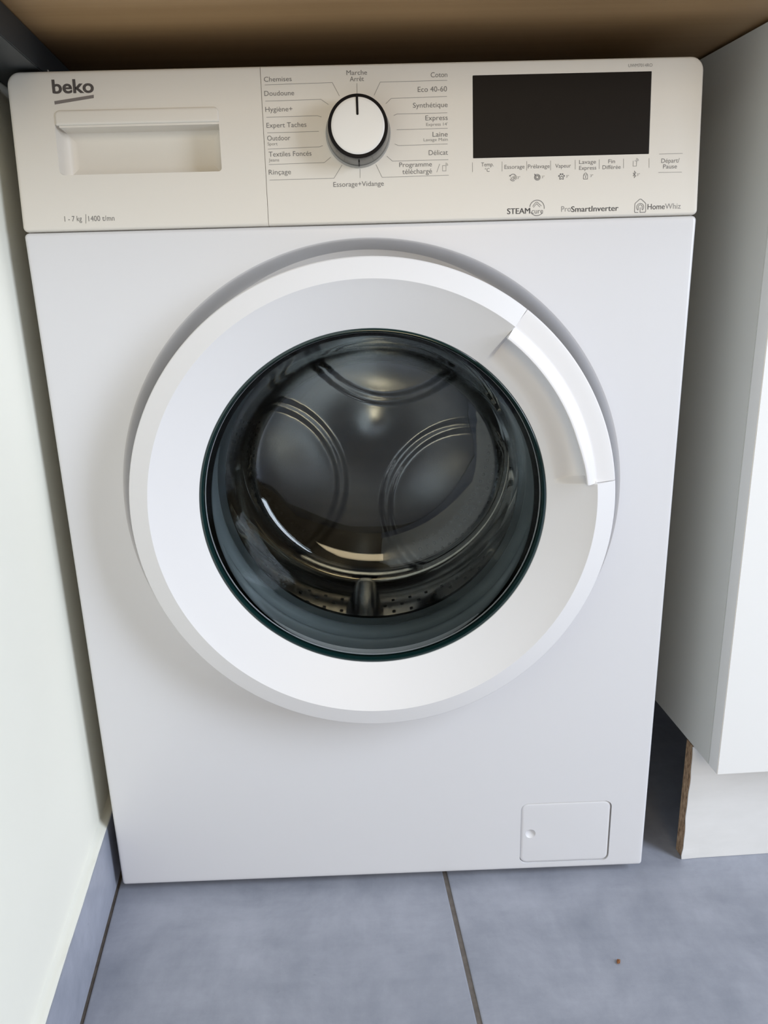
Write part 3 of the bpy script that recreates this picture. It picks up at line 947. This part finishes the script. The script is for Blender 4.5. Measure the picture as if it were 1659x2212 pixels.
# paw
bm = bmesh.new(); c = (0.1771, 0.0351)
ribbon(bm, [(c[0] - 0.0015, c[1] - 0.0024), (c[0] - 0.0016, c[1] - 0.0010), (c[0], c[1] + 0.0003), (c[0] + 0.0016, c[1] - 0.0010), (c[0] + 0.0015, c[1] - 0.0024), (c[0], c[1] - 0.0019)], 0.0006, True)
for dx, dz in ((-0.0022, 0.0004), (-0.0009, 0.0018), (0.0009, 0.0018), (0.0022, 0.0004)):
    poly(bm, arc(c[0] + dx, c[1] + dz, 0.00082, 0, 324, 9, 0.9))
stamp(bm, 'paw_sign', 'print', cp)
# padlock
bm = bmesh.new(); c = (0.1984, 0.0350)
ribbon(bm, [(c[0] - 0.0018, c[1] - 0.0026), (c[0] + 0.0018, c[1] - 0.0026), (c[0] + 0.0018, c[1] + 0.0008), (c[0] - 0.0018, c[1] + 0.0008)], 0.0004, True)
ribbon(bm, arc(c[0], c[1] + 0.0010, 0.0014, 0, 180, 10), 0.00045); ribbon(bm, [(c[0], c[1] - 0.0017), (c[0], c[1])], 0.0006)
stamp(bm, 'padlock_sign', 'print', cp)
# wireless rune
bm = bmesh.new(); c = (0.2418, 0.0352)
ribbon(bm, [(c[0] - 0.0012, c[1] + 0.0013), (c[0] + 0.0013, c[1] - 0.0013), (c[0], c[1] - 0.0028), (c[0], c[1] + 0.0028), (c[0] + 0.0013, c[1] + 0.0013), (c[0] - 0.0012, c[1] - 0.0013)], 0.0005)
stamp(bm, 'wireless_sign', 'print', cp)
# round steam mark
bm = bmesh.new(); c = (0.1555, 0.0093)
ribbon(bm, arc(*c, 0.0065, 172, -8, 30), 0.0006); ribbon(bm, arc(*c, 0.0065, 214, 322, 20), 0.0006)
ribbon(bm, [(c[0] - 0.0038, c[1] + 0.0012), (c[0] - 0.0026, c[1] + 0.0030), (c[0] - 0.0010, c[1] + 0.0048), (c[0] + 0.0004, c[1] + 0.0048), (c[0] + 0.0024, c[1] + 0.0028), (c[0] + 0.0040, c[1] + 0.0016)], 0.00045)
ribbon(bm, [(c[0] - 0.0032, c[1] + 0.0003), (c[0] - 0.0016, c[1] + 0.0022), (c[0] - 0.0002, c[1] + 0.0036), (c[0] + 0.0012, c[1] + 0.0020), (c[0] + 0.0028, c[1] + 0.0006)], 0.0004)
stamp(bm, 'steam_sign', 'print', cp)
# house mark
bm = bmesh.new(); c = (0.2480, 0.0086)
ribbon(bm, [(c[0] - 0.0017, c[1] - 0.0054), (c[0] - 0.0044, c[1] - 0.0054), (c[0] - 0.0050, c[1] - 0.0047), (c[0] - 0.0049, c[1] + 0.0018), (c[0] - 0.0042, c[1] + 0.0028), (c[0] - 0.0006, c[1] + 0.0058),
            (c[0] + 0.0006, c[1] + 0.0058), (c[0] + 0.0042, c[1] + 0.0028), (c[0] + 0.0049, c[1] + 0.0018), (c[0] + 0.0050, c[1] - 0.0047), (c[0] + 0.0044, c[1] - 0.0054), (c[0], c[1] - 0.0054), (c[0], c[1] - 0.0012)], 0.00055)
ribbon(bm, arc(c[0], c[1] - 0.0010, 0.0032, -52, 232, 24), 0.0005)
ribbon(bm, [(c[0] - 0.0018, c[1] - 0.0034)] + arc(c[0], c[1] - 0.0008, 0.0018, 200, -20, 16) + [(c[0] + 0.0018, c[1] - 0.0034)], 0.0005)
stamp(bm, 'house_sign', 'print', cp)

bpy.context.view_layer.update()
